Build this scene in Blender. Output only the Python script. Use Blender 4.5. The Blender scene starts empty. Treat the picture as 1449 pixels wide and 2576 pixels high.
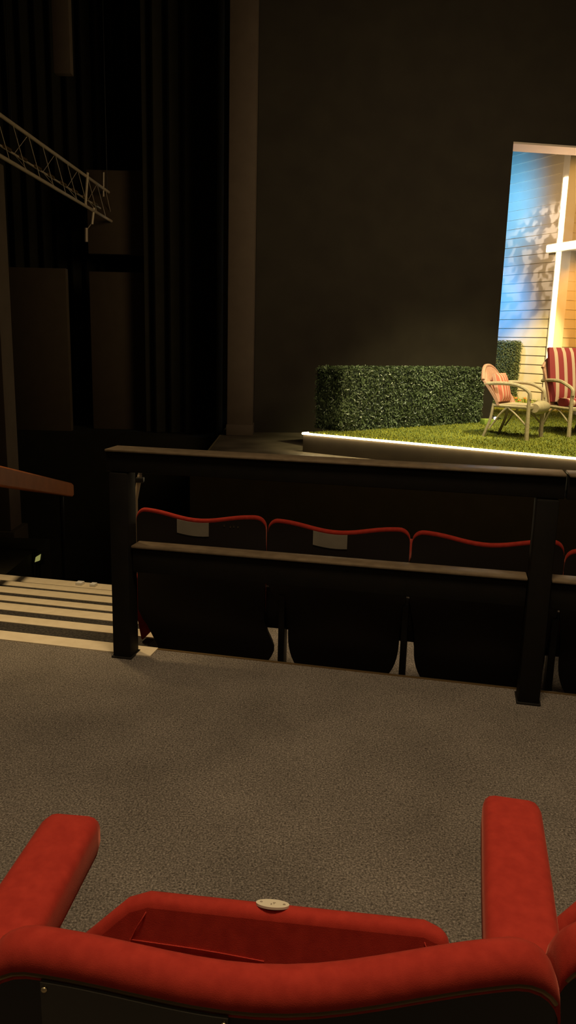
import bpy, bmesh, math, random
from mathutils import Vector, Matrix, Euler
random.seed(7)
PI = math.pi
sc = bpy.context.scene
COL = sc.collection

# ------------------------------------------------------------------ helpers
def make_obj(name, bm, mat, parent=None, world=False, smooth=True, angle=40):
    if world and parent is not None:
        bm.transform(MW[parent.name].inverted())
    bmesh.ops.recalc_face_normals(bm, faces=bm.faces)
    me = bpy.data.meshes.new(name)
    bm.to_mesh(me); bm.free()
    mats = mat if isinstance(mat, (list, tuple)) else [mat]
    for m in mats: me.materials.append(m)
    if smooth:
        for p in me.polygons: p.use_smooth = True
        me.set_sharp_from_angle(angle=math.radians(angle))
    o = bpy.data.objects.new(name, me); COL.objects.link(o)
    if parent is not None:
        o.parent = parent
        MW[o.name] = MW[parent.name]
    else:
        MW[o.name] = Matrix.Identity(4)
    return o
MW = {}
def tag(o, label, cat, group=None, kind=None):
    o['label'] = label; o['category'] = cat
    if group: o['group'] = group
    if kind: o['kind'] = kind
    return o
def thing(name, label, cat, loc=(0,0,0), rz=0.0, group=None):
    o = bpy.data.objects.new(name, None); COL.objects.link(o)
    o.empty_display_size = .1
    o.location = loc; o.rotation_euler = (0,0,rz)
    MW[o.name] = Matrix.Translation(Vector(loc)) @ Matrix.Rotation(rz, 4, 'Z')
    return tag(o, label, cat, group)
def struct(name, bm, mat, parent=None, **k):
    o = make_obj(name, bm, mat, parent, **k)
    if parent is None: o['kind'] = 'structure'
    return o
def box(bm, c, s, rot=None, bev=0.0, seg=2):
    """box centre c, full size s"""
    r = bmesh.ops.create_cube(bm, size=1.0)
    vs = r['verts']
    M = Matrix.Diagonal((s[0], s[1], s[2], 1))
    bmesh.ops.transform(bm, matrix=M, verts=vs)
    if bev > 0:
        es = list({e for v in vs for e in v.link_edges})
        res = bmesh.ops.bevel(bm, geom=es, offset=bev, segments=seg, profile=.5, affect='EDGES')
        vs = list({v for f in res['faces'] for v in f.verts} | {v for v in vs if v.is_valid})
    M = Matrix.Translation(Vector(c)) @ (rot.to_matrix().to_4x4() if rot is not None else Matrix.Identity(4))
    bmesh.ops.transform(bm, matrix=M, verts=vs)
    return vs
def boxmm(bm, a, b, bev=0.0):
    return box(bm, [(a[i]+b[i])/2 for i in range(3)], [abs(b[i]-a[i]) for i in range(3)], bev=bev)
def tube(bm, pts, r, n=8, cap=True):
    """pts polyline, r number or list"""
    pts = [Vector(p) for p in pts]
    rs = r if isinstance(r, (list, tuple)) else [r]*len(pts)
    rings = []; prev = None
    for i, p in enumerate(pts):
        if i == 0: t = pts[1]-p
        elif i == len(pts)-1: t = p-pts[i-1]
        else: t = (pts[i+1]-p).normalized() + (p-pts[i-1]).normalized()
        t.normalize()
        if prev is None:
            a = Vector((0,0,1)) if abs(t.z) < .9 else Vector((1,0,0))
            x = t.cross(a).normalized()
        else:
            x = (prev - t*prev.dot(t)).normalized()
        prev = x; y = t.cross(x)
        rings.append([bm.verts.new(p + (x*math.cos(2*PI*k/n) + y*math.sin(2*PI*k/n))*rs[i]) for k in range(n)])
    for a, b in zip(rings, rings[1:]):
        for k in range(n):
            bm.faces.new((a[k], a[(k+1)%n], b[(k+1)%n], b[k]))
    if cap:
        bm.faces.new(list(reversed(rings[0]))); bm.faces.new(rings[-1])
def curve_pts(ctrl, n=6):
    """Catmull-Rom through control points"""
    P = [Vector(c) for c in ctrl]
    P = [P[0]*2-P[1]] + P + [P[-1]*2-P[-2]]
    out = []
    for i in range(1, len(P)-2):
        for k in range(n):
            t = k/n
            a,b,c,d = P[i-1:i+3]
            out.append(.5*((2*b)+(c-a)*t+(2*a-5*b+4*c-d)*t*t+(3*b-a-3*c+d)*t**3))
    out.append(P[-2]); return out
def prism(bm, poly, d0, d1, axis='y'):
    """polygon in the plane normal to axis, extruded from d0 to d1"""
    def v(p, d):
        if axis == 'y': return bm.verts.new((p[0], d, p[1]))
        if axis == 'z': return bm.verts.new((p[0], p[1], d))
        return bm.verts.new((d, p[0], p[1]))
    A = [v(p, d0) for p in poly]; B = [v(p, d1) for p in poly]
    n = len(poly)
    bm.faces.new(A); bm.faces.new(list(reversed(B)))
    for i in range(n):
        bm.faces.new((A[i], B[i], B[(i+1)%n], A[(i+1)%n]))
    return A+B
def round_edges(o, w, seg=3, ang=30):
    m = o.modifiers.new('bevel', 'BEVEL'); m.width = w; m.segments = seg
    m.limit_method = 'ANGLE'; m.angle_limit = math.radians(ang)
    return o
def loft(bm, sections, close=True, cap=True):
    R = [[bm.verts.new(p) for p in s] for s in sections]
    n = len(R[0])
    for a, b in zip(R, R[1:]):
        for k in range(n if close else n-1):
            bm.faces.new((a[k], a[(k+1)%n], b[(k+1)%n], b[k]))
    if cap:
        bm.faces.new(list(reversed(R[0]))); bm.faces.new(R[-1])

# ------------------------------------------------------------------ materials
def mat(name, col, rough=.7, metal=0.0, spec=.5, emit=None, es=0, noise=None, bump=None, sheen=0, coat=0):
    """noise = (scale, second colour, low, high[, detail]) mottles the base colour"""
    m = bpy.data.materials.new(name); m.use_nodes = True
    nt = m.node_tree; b = nt.nodes['Principled BSDF']
    b.inputs['Base Color'].default_value = (*col, 1)
    b.inputs['Roughness'].default_value = rough
    b.inputs['Metallic'].default_value = metal
    b.inputs['Specular IOR Level'].default_value = spec
    if sheen:
        b.inputs['Sheen Weight'].default_value = sheen
        b.inputs['Sheen Roughness'].default_value = .4
        b.inputs['Sheen Tint'].default_value = (.85, .30, .20, 1)
    if coat: b.inputs['Coat Weight'].default_value = coat
    if emit:
        b.inputs['Emission Color'].default_value = (*emit, 1)
        b.inputs['Emission Strength'].default_value = es
    tc = nt.nodes.new('ShaderNodeTexCoord')
    if noise:
        n = nt.nodes.new('ShaderNodeTexNoise'); n.inputs['Scale'].default_value = noise[0]
        n.inputs['Detail'].default_value = noise[4] if len(noise) > 4 else 4
        r = nt.nodes.new('ShaderNodeValToRGB')
        r.color_ramp.elements[0].position = noise[2]; r.color_ramp.elements[1].position = noise[3]
        r.color_ramp.elements[0].color = (*col, 1); r.color_ramp.elements[1].color = (*noise[1], 1)
        nt.links.new(tc.outputs['Object'], n.inputs['Vector'])
        nt.links.new(n.outputs['Fac'], r.inputs['Fac'])
        nt.links.new(r.outputs['Color'], b.inputs['Base Color'])
    if bump:
        n2 = nt.nodes.new('ShaderNodeTexNoise'); n2.inputs['Scale'].default_value = bump[0]
        n2.inputs['Detail'].default_value = 3
        bp = nt.nodes.new('ShaderNodeBump'); bp.inputs['Strength'].default_value = bump[1]
        bp.inputs['Distance'].default_value = bump[2] if len(bump) > 2 else .002
        nt.links.new(tc.outputs['Object'], n2.inputs['Vector'])
        nt.links.new(n2.outputs['Fac'], bp.inputs['Height'])
        nt.links.new(bp.outputs['Normal'], b.inputs['Normal'])
    return m

def carpet_mat():
    m = bpy.data.materials.new('carpet'); m.use_nodes = True
    nt = m.node_tree; b = nt.nodes['Principled BSDF']; N = nt.nodes.new; K = nt.links.new
    tc = N('ShaderNodeTexCoord')
    v = N('ShaderNodeTexVoronoi'); v.inputs['Scale'].default_value = 240
    n1 = N('ShaderNodeTexNoise'); n1.inputs['Scale'].default_value = 190; n1.inputs['Detail'].default_value = 6; n1.inputs['Roughness'].default_value = .7
    n2 = N('ShaderNodeTexNoise'); n2.inputs['Scale'].default_value = 3.5; n2.inputs['Detail'].default_value = 3
    for t in (v, n1, n2): K(tc.outputs['Object'], t.inputs['Vector'])
    r = N('ShaderNodeValToRGB')
    e = r.color_ramp.elements
    e[0].position = .34; e[0].color = (.075,.066,.054,1)
    e[1].position = .68; e[1].color = (.56,.495,.415,1)
    mid = e.new(.5); mid.color = (.25,.217,.178,1)
    K(n1.outputs['Fac'], r.inputs['Fac'])
    mx = N('ShaderNodeMixRGB'); mx.blend_type = 'MULTIPLY'; mx.inputs['Fac'].default_value = .55
    K(r.outputs['Color'], mx.inputs[1]); K(v.outputs['Color'], mx.inputs[2])
    hs = N('ShaderNodeHueSaturation'); hs.inputs['Saturation'].default_value = 0; K(v.outputs['Color'], hs.inputs['Color']); K(hs.outputs['Color'], mx.inputs[2])
    mr = N('ShaderNodeMapRange'); mr.inputs['From Min'].default_value = .3; mr.inputs['From Max'].default_value = .7
    mr.inputs['To Min'].default_value = .85; mr.inputs['To Max'].default_value = 1.12
    K(n2.outputs['Fac'], mr.inputs['Value'])
    m2 = N('ShaderNodeMixRGB'); m2.blend_type = 'MULTIPLY'; m2.inputs['Fac'].default_value = 1
    K(mx.outputs['Color'], m2.inputs[1]); K(mr.outputs['Result'], m2.inputs[2])
    K(m2.outputs['Color'], b.inputs['Base Color'])
    b.inputs['Roughness'].default_value = .95; b.inputs['Specular IOR Level'].default_value = .1
    bp = N('ShaderNodeBump'); bp.inputs['Strength'].default_value = .6; bp.inputs['Distance'].default_value = .004
    K(n1.outputs['Fac'], bp.inputs['Height']); K(bp.outputs['Normal'], b.inputs['Normal'])
    return m

def stripe_mat(name, a, b_, scale, axis=0, duty=.5, rough=.8):
    m = bpy.data.materials.new(name); m.use_nodes = True
    nt = m.node_tree; b = nt.nodes['Principled BSDF']; N = nt.nodes.new; K = nt.links.new
    tc = N('ShaderNodeTexCoord'); sx = N('ShaderNodeSeparateXYZ'); K(tc.outputs['Object'], sx.inputs[0])
    mu = N('ShaderNodeMath'); mu.operation = 'MULTIPLY'; mu.operation = 'MULTIPLY_ADD'; mu.inputs[1].default_value = scale; mu.inputs[2].default_value = 20.45; K(sx.outputs[axis], mu.inputs[0])
    fr = N('ShaderNodeMath'); fr.operation = 'FRACT'; K(mu.outputs[0], fr.inputs[0])
    r = N('ShaderNodeValToRGB'); r.color_ramp.interpolation = 'CONSTANT'
    r.color_ramp.elements[0].color = (*a,1); r.color_ramp.elements[1].color = (*b_,1); r.color_ramp.elements[1].position = duty
    K(fr.outputs[0], r.inputs['Fac']); K(r.outputs['Color'], b.inputs['Base Color'])
    b.inputs['Roughness'].default_value = rough
    return m

M = {}
M['carpet'] = carpet_mat()
M['velvet'] = mat('red_velvet', (.41,.034,.021), .85, spec=.12, sheen=.42, noise=(60,(.50,.045,.027),.35,.7), bump=(900,.25,.001))
M['velvet_seam'] = mat('red_piping', (.55,.05,.03), .8, spec=.2, bump=(600,.2))
M['shell'] = mat('black_plastic', (.012,.011,.010), .38, spec=.4, bump=(300,.08,.0006))
M['shell_far'] = mat('black_seat_shell', (.016,.012,.010), .6, spec=.3, bump=(300,.08,.0006))
M['iron'] = mat('black_iron', (.015,.014,.012), .5, spec=.4)
M['trim'] = mat('bronze_edging', (.30,.20,.09), .35, metal=.7)
M['brass'] = mat('pale_brass', (.85,.70,.45), .45, metal=.2, noise=(12,(.9,.75,.5),.35,.7))
M['smoke'] = mat('smoked_plastic', (.040,.037,.028), .22, spec=.5, noise=(6,(.055,.05,.036),.3,.7))
M['screw'] = mat('brass_screw', (.75,.62,.35), .3, metal=.8)
M['disc'] = mat('ivory_plastic', (.86,.78,.58), .5)
M['mark'] = mat('grey_print', (.42,.36,.26), .7)
M['rail'] = mat('black_painted_rail', (.009,.008,.006), .7, spec=.18, noise=(14,(.012,.010,.007),.35,.7), bump=(80,.1))
M['railcap'] = mat('worn_wooden_cap', (.17,.125,.075), .42, spec=.5, noise=(25,(.24,.18,.11),.35,.7), bump=(60,.15))
M['marker'] = mat('white_marker_paint', (.95,.93,.85), .4, noise=(20,(.97,.95,.9),.3,.7))
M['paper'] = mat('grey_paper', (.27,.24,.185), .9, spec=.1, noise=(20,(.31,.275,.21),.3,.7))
M['nosing'] = mat('cream_nosing', (.78,.66,.45), .65, noise=(18,(.86,.74,.52),.35,.65), bump=(120,.15))
M['step'] = mat('stair_carpet', (.035,.032,.030), .95, spec=.1, noise=(90,(.09,.08,.065),.35,.7), bump=(200,.4,.003))
M['wood'] = mat('orange_brown_wood', (.36,.105,.024), .5, noise=(9,(.44,.135,.034),.35,.7), bump=(40,.1))
M['black'] = mat('black_wall_paint', (.036,.030,.022), .9, spec=.15, noise=(3,(.044,.037,.026),.35,.7), bump=(60,.1))
M['drape'] = mat('black_drape', (.024,.022,.014), .95, spec=.1, noise=(4,(.030,.027,.017),.35,.7))
M['pillar'] = mat('brown_painted_plaster', (.10,.070,.045), .8, noise=(5,(.12,.085,.055),.35,.7), bump=(60,.12))
M['panel'] = mat('brown_wall_panel', (.075,.050,.024), .8, noise=(6,(.085,.058,.029),.35,.7))
M['stage'] = mat('stage_floor_paint', (.075,.060,.04), .5, noise=(2.2,(.13,.105,.07),.4,.65), bump=(30,.1))
M['apron'] = mat('stage_front_paint', (.12,.092,.04), .9, noise=(5,(.14,.108,.05),.35,.7))
M['fascia'] = mat('dark_brown_fascia', (.045,.032,.016), .7, noise=(7,(.055,.040,.02),.35,.7))
M['soil'] = mat('artificial_turf_base', (.10,.13,.015), .95, noise=(10,(.14,.16,.02),.35,.7))
M['grass'] = mat('grass_blades', (.20,.21,.025), .7, spec=.2, noise=(1.6,(.30,.30,.035),.4,.62))
M['led'] = mat('led_tape', (1,.9,.7), .5, emit=(1,.80,.46), es=40)
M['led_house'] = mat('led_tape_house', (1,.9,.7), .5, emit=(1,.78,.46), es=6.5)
M['leaf'] = mat('hedge_leaf', (.050,.070,.026), .38, spec=.6, noise=(3.0,(.095,.135,.060),.42,.60))
M['leaf_far'] = mat('olive_hedge_leaf', (.06,.085,.030), .6, noise=(8,(.08,.11,.04),.35,.65))
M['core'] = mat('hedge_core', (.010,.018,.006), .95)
M['siding'] = mat('cream_siding', (.74,.66,.50), .6, noise=(5,(.78,.70,.54),.35,.7))
M['white'] = mat('white_trim_paint', (.85,.80,.70), .5, noise=(6,(.88,.83,.74),.35,.7))
M['lilac'] = mat('porch_ceiling_paint', (.70,.64,.62), .6, noise=(6,(.74,.68,.66),.35,.7))
M['reveal'] = mat('pale_reveal', (.75,.62,.50), .6, noise=(4,(.8,.67,.55),.35,.7))
M['wicker'] = mat('pale_wicker', (.35,.285,.17), .6, noise=(40,(.44,.37,.23),.35,.7), bump=(150,.5,.006))
M['wicker_pink'] = mat('pinkish_wicker', (.40,.21,.135), .6, noise=(40,(.47,.27,.18),.35,.7), bump=(150,.5,.006))
M['stripe'] = stripe_mat('maroon_cream_stripe', (.24,.024,.026), (.50,.36,.25), 8.2, 1, .62)
M['stripe_pink'] = stripe_mat('coral_cream_stripe', (.50,.13,.08), (.62,.36,.24), 14, 1, .6)
M['steel'] = mat('dull_steel', (.62,.50,.34), .45, metal=.25, noise=(10,(.68,.55,.38),.35,.7))
M['bulb'] = mat('lit_bulb', (1,.9,.8), .4, emit=(1,.88,.66), es=14)
M['glow'] = mat('green_sign_light', (.5,.5,.2), .5, emit=(.75,.72,.22), es=.32)
M['flower'] = mat('orange_flower', (.75,.16,.04), .6, noise=(30,(.85,.25,.05),.35,.7))
M['herb'] = mat('bright_herb_leaf', (.22,.30,.04), .6, noise=(30,(.30,.38,.06),.35,.7))

# ------------------------------------------------------------------ rail frame
RA = math.radians(-11.96)
P0 = Vector((-.687, 2.901, 0))
UV = Vector((math.cos(RA), math.sin(RA), 0)); VV = Vector((-math.sin(RA), math.cos(RA), 0))
def L(u, v, z=0.0): return P0 + UV*u + VV*v + Vector((0,0,z))
def rail_thing(name, label, cat, u, v, z=0.0, group=None):
    return thing(name, label, cat, tuple(L(u, v, z)), RA, group)

# ================================================================== SETTING
# upper level carpet with a straight front edge along the rail line
bm = bmesh.new()
e0 = L(-2.2, .135); e1 = L(4.2, .135)
prism(bm, [(e0.x, e0.y), (-2.9, -2.0), (3.4, -2.0), (e1.x, e1.y)], -.30, 0, 'z')
struct('floor', bm, M['carpet'], smooth=False)
# seating terraces beyond the rail, two aisle steps deep each
bm = bmesh.new()
for k in range(5):
    z = -.18*(k+1); v0 = .137+.744*k
    a, b_, c, d = L(.003, v0), L(4.2, v0), L(4.2, v0+.744), L(.003, v0+.744)
    prism(bm, [(q.x, q.y) for q in (a, b_, c, d)], -2.0, z, 'z')
struct('floor', bm, M['carpet'], smooth=False)
# low floor under everything, black
bm = bmesh.new(); boxmm(bm, (-4.8, 2.2, -2.2), (8.8, 19.8, -1.7)); struct('floor', bm, M['drape'], smooth=False)
# stage floor with its front face
bm = bmesh.new(); prism(bm, [(-.95, 7.60), (8.8, 5.47), (8.8, 19.8), (-.95, 19.8)], -1.7, -.03, 'z'); struct('floor', bm, M['stage'], smooth=False)
bm = bmesh.new(); prism(bm, [(-.98, 7.565), (8.8, 5.43), (8.8, 5.46), (-.95, 7.595), (-.95, 12.0), (-.98, 12.0)], -1.7, -.035, 'z'); struct('trim_1', bm, M['apron'], smooth=False)
# dark wing floor left of the stage
bm = bmesh.new(); boxmm(bm, (-4.8, 11.2, -1.7), (-1.0, 19.8, -.12)); struct('floor', bm, M['drape'], smooth=False)

# metal nosing along the front edge of the carpet
bm = bmesh.new()
box(bm, (0,0,0), (1.75,.012,.006), bev=.002)
o = make_obj('floor_edge_strip', bm, M['trim']); o.location = L(.95, .131, .001); o.rotation_euler = (0,0,RA)
tag(o, 'thin metal edging strip on the carpet edge under the red seats', 'edging')

# enclosing walls
bm = bmesh.new(); boxmm(bm, (-5.0, -2, -2.2), (-4.8, 20, 8)); struct('wall_left', bm, M['drape'], smooth=False)
bm = bmesh.new(); boxmm(bm, (8.8, -2, -2.2), (9.0, 20, 8)); struct('wall_right', bm, M['drape'], smooth=False)
bm = bmesh.new(); boxmm(bm, (-5, -2.2, -2.2), (9, -2.0, 8)); struct('wall_rear', bm, M['drape'], smooth=False)
bm = bmesh.new(); boxmm(bm, (-5, 19.8, -2.2), (9, 20, 8)); struct('wall_upstage', bm, M['drape'], smooth=False)
bm = bmesh.new(); boxmm(bm, (-5, -2.2, 7.8), (9, 20, 8)); struct('ceiling', bm, M['drape'], smooth=False)

# dark scenery wall with the lit opening (rotated 9.2 degrees)
WA = math.radians(9.2); W0 = Vector((-.169, 11.211, 0))
WU = Vector((math.cos(WA), math.sin(WA), 0)); WV = Vector((-math.sin(WA), math.cos(WA), 0))
def Wp(s, t, z): return W0 + WU*s + WV*t + Vector((0,0,z))
s_open = (3.03+.169)/math.cos(WA)
def wall_block(bm, s0, s1, z0, z1, t0=0, t1=.42):
    q = [Wp(s0,t0,0), Wp(s1,t0,0), Wp(s1,t1,0), Wp(s0,t1,0)]
    prism(bm, [(p.x,p.y) for p in q], z0, z1, 'z')
bm = bmesh.new()
wall_block(bm, -.36, s_open, -.03, 7.8)
wall_block(bm, s_open, 9.0, 4.07, 7.8)
wb = struct('wall_back', bm, M['black'], smooth=False)
bm = bmesh.new()
wall_block(bm, s_open, 9.0, 4.045, 4.072, .004, .42)
struct('soffit', bm, M['reveal'], wb, smooth=False)

# proscenium pillar left of the scenery wall
t = thing('pillar', 'tall brown pillar standing left of the dark stage wall', 'pillar', (-.70, 10.85, -.03))
bm = bmesh.new(); boxmm(bm, (-.875, 10.72, -.03), (-.525, 11.1, 7.75), .01); make_obj('shaft', bm, M['pillar'], t, world=True)
bm = bmesh.new(); boxmm(bm, (-.885, 10.71, -.03), (-.515, 11.1, .12), .008); make_obj('plinth', bm, M['pillar'], t, world=True)

# black masking drapes in the wing, folded
def drape(x0, x1, y, label, z0=-.03, z1=7.6, amp=.05, per=.22):
    bm = bmesh.new(); n = int((x1-x0)/per*8)
    secs = []
    for i in range(n+1):
        x = x0+(x1-x0)*i/n; yy = y+amp*math.sin(2*PI*(x-x0)/per)
        secs.append([(x, yy, z0), (x, yy, z1), (x, yy+.03, z1), (x, yy+.03, z0)])
    loft(bm, secs)
    o = make_obj('stage_drape', bm, M['drape'], None)
    return tag(o, label, 'curtain')
drape(-2.15, -1.02, 11.6, 'black folded stage drape hanging just left of the brown pillar', -.11)
drape(-4.7, -2.3, 12.6, 'black folded stage drape at the far left behind the truss', -.11)

# brown wall panels in the wing (barely lit)
def panel(x0, x1, y, z0, z1, label, m='panel', dy=.12):
    t = thing('wall_panel', label, 'wall panel', ((x0+x1)/2, y, z0))
    bm = bmesh.new(); boxmm(bm, (x0, y, z0), (x1, y+dy, z1), .006); make_obj('board', bm, M[m], t, world=True)
    bm = bmesh.new()
    for xx in (x0+.02, x1-.02):
        boxmm(bm, (xx-.012, y+dy, z0+.05), (xx+.012, y+dy+.03, z1-.05))
    make_obj('batten', bm, M['drape'], t, world=True)
    return t
panel(-3.02, -2.18, 11.9, -.12, 2.2, 'dim brown flat panel standing below the end of the lighting truss')
panel(-3.02, -2.18, 11.9, 2.45, 3.6, 'dim brown flat panel hanging behind the end of the lighting truss')
panel(-4.15, -3.25, 11.5, -.12, 2.2, 'dim brown flat panel at the left, behind the wooden handrail end')
panel(-2.768, -2.575, 9.6, 4.159, 7.75, 'narrow brown hanging panel high at the top left', 'pillar')
# pier of the side wall at the very left edge
t = thing('wall_pier', 'brown plastered wall pier at the left edge behind the wooden handrail', 'pier', (-2.85, 7.3, -.9))
bm = bmesh.new(); boxmm(bm, (-3.2, 7.2, -.58), (-2.645, 7.5, 2.75), .01); make_obj('shaft', bm, M['pillar'], t, world=True)
bm = bmesh.new(); boxmm(bm, (-3.25, 7.15, -1.7), (-2.60, 7.55, -.58), .01); make_obj('plinth', bm, M['fascia'], t, world=True)
# low dark wall beside the aisle
bm = bmesh.new(); boxmm(bm, (-3.0, 5.9, -1.7), (-2.25, 7.1, -.62)); struct('wall_aisle', bm, M['drape'], smooth=False)

# ================================================================== AISLE STAIRS
UR = .0
st = rail_thing('aisle_stairs', 'carpeted aisle steps with cream painted nosings at the left, going down', 'stairs', -1.0, .05)
nos = [(.045,.134), (.445,.53), (.815,.915), (1.18,1.262), (1.55,1.655), (1.935,2.02), (2.28,2.40), (2.66,2.75)]
for k in range(0, 7):
    z = -.09*k
    v0 = nos[k-1][1] if k else .0; v1 = nos[k][1]
    ul = -2.2 if k < 1 else -1.75 - .05*k; ur = .05 if k == 0 else UR
    if k:
        bm = bmesh.new(); q = [L(ul, v0-.004), L(ur, v0-.004), L(ur, v1), L(ul, v1)]
        prism(bm, [(p.x,p.y) for p in q], z-.5, z, 'z')
        step = make_obj('step', bm, M['step'], st, world=True, smooth=False)
    else:
        bm = bmesh.new(); q = [L(ul, .13), L(ur, .13), L(ur, v1+.002), L(ul, v1+.002)]
        prism(bm, [(p.x,p.y) for p in q], -.29, -.001, 'z')
        step = make_obj('step', bm, M['step'], st, world=True, smooth=False)
    bm = bmesh.new(); ur2 = .14 if k == 0 else ur
    a = L((ul+ur2)/2, (nos[k][0]+v1)/2+.004, z+.001)
    box(bm, a, (ur2-ul, v1-nos[k][0], .008), Euler((0,0,RA)), .002)
    make_obj('nosing', bm, M['nosing'], step, world=True)
# bright scraps on the last steps
for (u, v, k, s, lab) in ((-1.35, 2.34, 6, .05, 'left of two small white floor markers on the lowest lit step'), (-1.24, 2.335, 6, .04, 'right of two small white floor markers on the lowest lit step')):
    bm = bmesh.new(); box(bm, L(u, v, -.09*k+.016), (s, .05, .022), Euler((0,0,RA)), .002)
    tag(make_obj('floor_marker', bm, M['marker']), lab, 'marker')

# wooden handrail going down beside the aisle
hr = thing('handrail', 'orange-brown wooden handrail sloping down at the left of the steps', 'handrail', (-1.98, 5.0, -.6))
bm = bmesh.new()
d = Vector((0, 2.9, -.2505*2.9)); 
a = Vector((-1.985, 4.0, .685)); b_ = Vector((-1.985, 6.92, -.048))
secs = []
for p, top, bot in ((a, .0, -.155), (b_-Vector((0,.05,-.0125)), .0, -.128), (b_, -.012, -.11)):
    secs.append([(p.x-.035, p.y, p.z+bot), (p.x+.035, p.y, p.z+bot), (p.x+.035, p.y, p.z+top), (p.x-.035, p.y, p.z+top)])
loft(bm, secs); o = make_obj('rail_board', bm, M['wood'], hr, world=True); round_edges(o, .012)
for yy in (6.70,):
    zt = .685-.251*(yy-4.0)-.10; zb = -1.70
    bm = bmesh.new(); tube(bm, [(-2.0, yy, zb), (-2.0, yy, zt)], .02, 10); make_obj('post', bm, M['iron'], hr, world=True)
# tiny green sign glow low on the aisle wall
t = thing('aisle_light', 'tiny green aisle marker light low on the dark wall', 'light', (-2.170, 6.6, -0.662))
bm = bmesh.new(); prism(bm, [(-2.215,-0.692),(-2.175,-0.677),(-2.165,-0.622),(-2.205,-0.647)], 6.55, 6.575); make_obj('lens', bm, M['glow'], t, world=True)
bm = bmesh.new(); boxmm(bm, (-2.230, 6.575, -0.722), (-2.150, 6.62, -0.602), .005); make_obj('housing', bm, M['iron'], t, world=True)
bm = bmesh.new(); tube(bm, [(-2.190, 6.6, -1.7), (-2.190, 6.6, -0.712)], .012, 8); make_obj('stand', bm, M['iron'], t, world=True)

# ================================================================== LIGHTING TRUSS
tr = thing('lighting_truss', 'horizontal metal lattice truss hanging at the upper left', 'truss', (-2.8, 10, 2.9))
A0 = Vector((-3.02, 6.6, 3.0)); A1 = Vector((-2.667, 12.0, 2.905))
T0 = Vector((-3.00, 6.6, 3.375)); T1 = Vector((-2.697, 12.0, 3.30))
B0 = Vector((-3.22, 6.6, 3.22)); B1 = Vector((-2.78, 11.7, 3.05))
for p, q in ((A0, A1), (T0, T1)):
    bm = bmesh.new(); tube(bm, [p, q], .021, 10); make_obj('chord', bm, M['steel'], tr, world=True)
bm = bmesh.new(); tube(bm, [B0, B1], .012, 8); make_obj('chord', bm, M['steel'], tr, world=True)
for k in range(13):
    bm = bmesh.new(); f0 = k/13; p = B0.lerp(B1, f0+.01); q = B0.lerp(B1, f0+.045)
    tube(bm, [p+Vector((.012,-.01,.01)), q+Vector((.012,-.01,.01))], .017, 8)
    make_obj('socket', bm, M['trim'], tr, world=True)
def lerp(a, b, t): return a+(b-a)*t
for k in range(10):
    f0 = .28+.075*k
    p = T0.lerp(T1, f0); q = A0.lerp(A1, min(f0+.055, .995))
    bm = bmesh.new(); tube(bm, [p, q], .0045, 6); make_obj('brace', bm, M['steel'], tr, world=True)
    if k % 2 == 0:
        bm = bmesh.new(); tube(bm, [T0.lerp(T1, f0), B0.lerp(B1, f0+.02), A0.lerp(A1, f0)], .004, 6); make_obj('brace', bm, M['steel'], tr, world=True)
p = T0.lerp(T1, .80); q = A0.lerp(A1, .775)
bm = bmesh.new(); tube(bm, [p+Vector((.02,-.05,.04)), q+Vector((.0,-.05,-.0))], .017, 8); make_obj('clamp_bar', bm, M['brass'], tr, world=True)
p = A0.lerp(A1, .84)
bm = bmesh.new(); tube(bm, [p+Vector((.0,-.04,.04)), p+Vector((-.03,-.04,-.17))], .017, 8); make_obj('clamp_bar', bm, M['brass'], tr, world=True)
bm = bmesh.new(); tube(bm, [p+Vector((-.11,-.04,-.22)), p+Vector((-.115,-.04,-.40))], .022, 8); tube(bm, [p+Vector((-.03,-.04,-.15)), p+Vector((-.11,-.04,-.25))], .006, 6); make_obj('hook', bm, M['steel'], tr, world=True)
p = T0.lerp(T1, .94)
bm = bmesh.new(); tube(bm, [p+Vector((0,0,.22)), p+Vector((-.01,0,-.1))], .012, 8); make_obj('hanger', bm, M['steel'], tr, world=True)
for f0 in (.35, .97):
    p = T0.lerp(T1, f0); bm = bmesh.new(); tube(bm, [p, (p.x, p.y, 7.8)], .005, 6); make_obj('wire', bm, M['iron'], tr, world=True)

# ================================================================== RAIL (barrier)
barr = rail_thing('barrier_rail', 'black double barrier rail on posts between carpet and red seats', 'railing', .8, 0)
PW = 1.605
for u0 in (0.0, 1.563, 3.13):
    bm = bmesh.new(); a = L(u0+.037, .047); box(bm, a+Vector((0,0,.375)), (.075,.085,.75), Euler((0,0,RA)), .006)
    make_obj('post', bm, M['rail'], barr, world=True)
    bm = bmesh.new(); box(bm, L(u0+.037, .047, .004), (.085,.095,.008), Euler((0,0,RA)), .002)
    make_obj('foot_plate', bm, M['iron'], barr, world=True)
for u0, u1 in ((-.012, 1.652), (1.658, 3.22)):
    bm = bmesh.new(); box(bm, L((u0+u1)/2, .04, .793), (u1-u0, .06, .078), Euler((0,0,RA)), .004); rb = make_obj('top_rail', bm, M['rail'], barr, world=True)
    bm = bmesh.new(); box(bm, L((u0+u1)/2, .052, .8365), (u1-u0-.003, .115, .009), Euler((0,0,RA)), .004); make_obj('cap', bm, M['railcap'], rb, world=True)
for u0, u1 in ((.078, 1.560), (1.64, 3.12)):
    bm = bmesh.new(); box(bm, L((u0+u1)/2, .058, .405), (u1-u0, .05, .10), Euler((0,0,RA)), .004); rb = make_obj('middle_rail', bm, M['rail'], barr, world=True)
    bm = bmesh.new(); box(bm, L((u0+u1)/2, .062, .460), (u1-u0, .085, .010), Euler((0,0,RA)), .004); make_obj('cap', bm, M['railcap'], rb, world=True)

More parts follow.
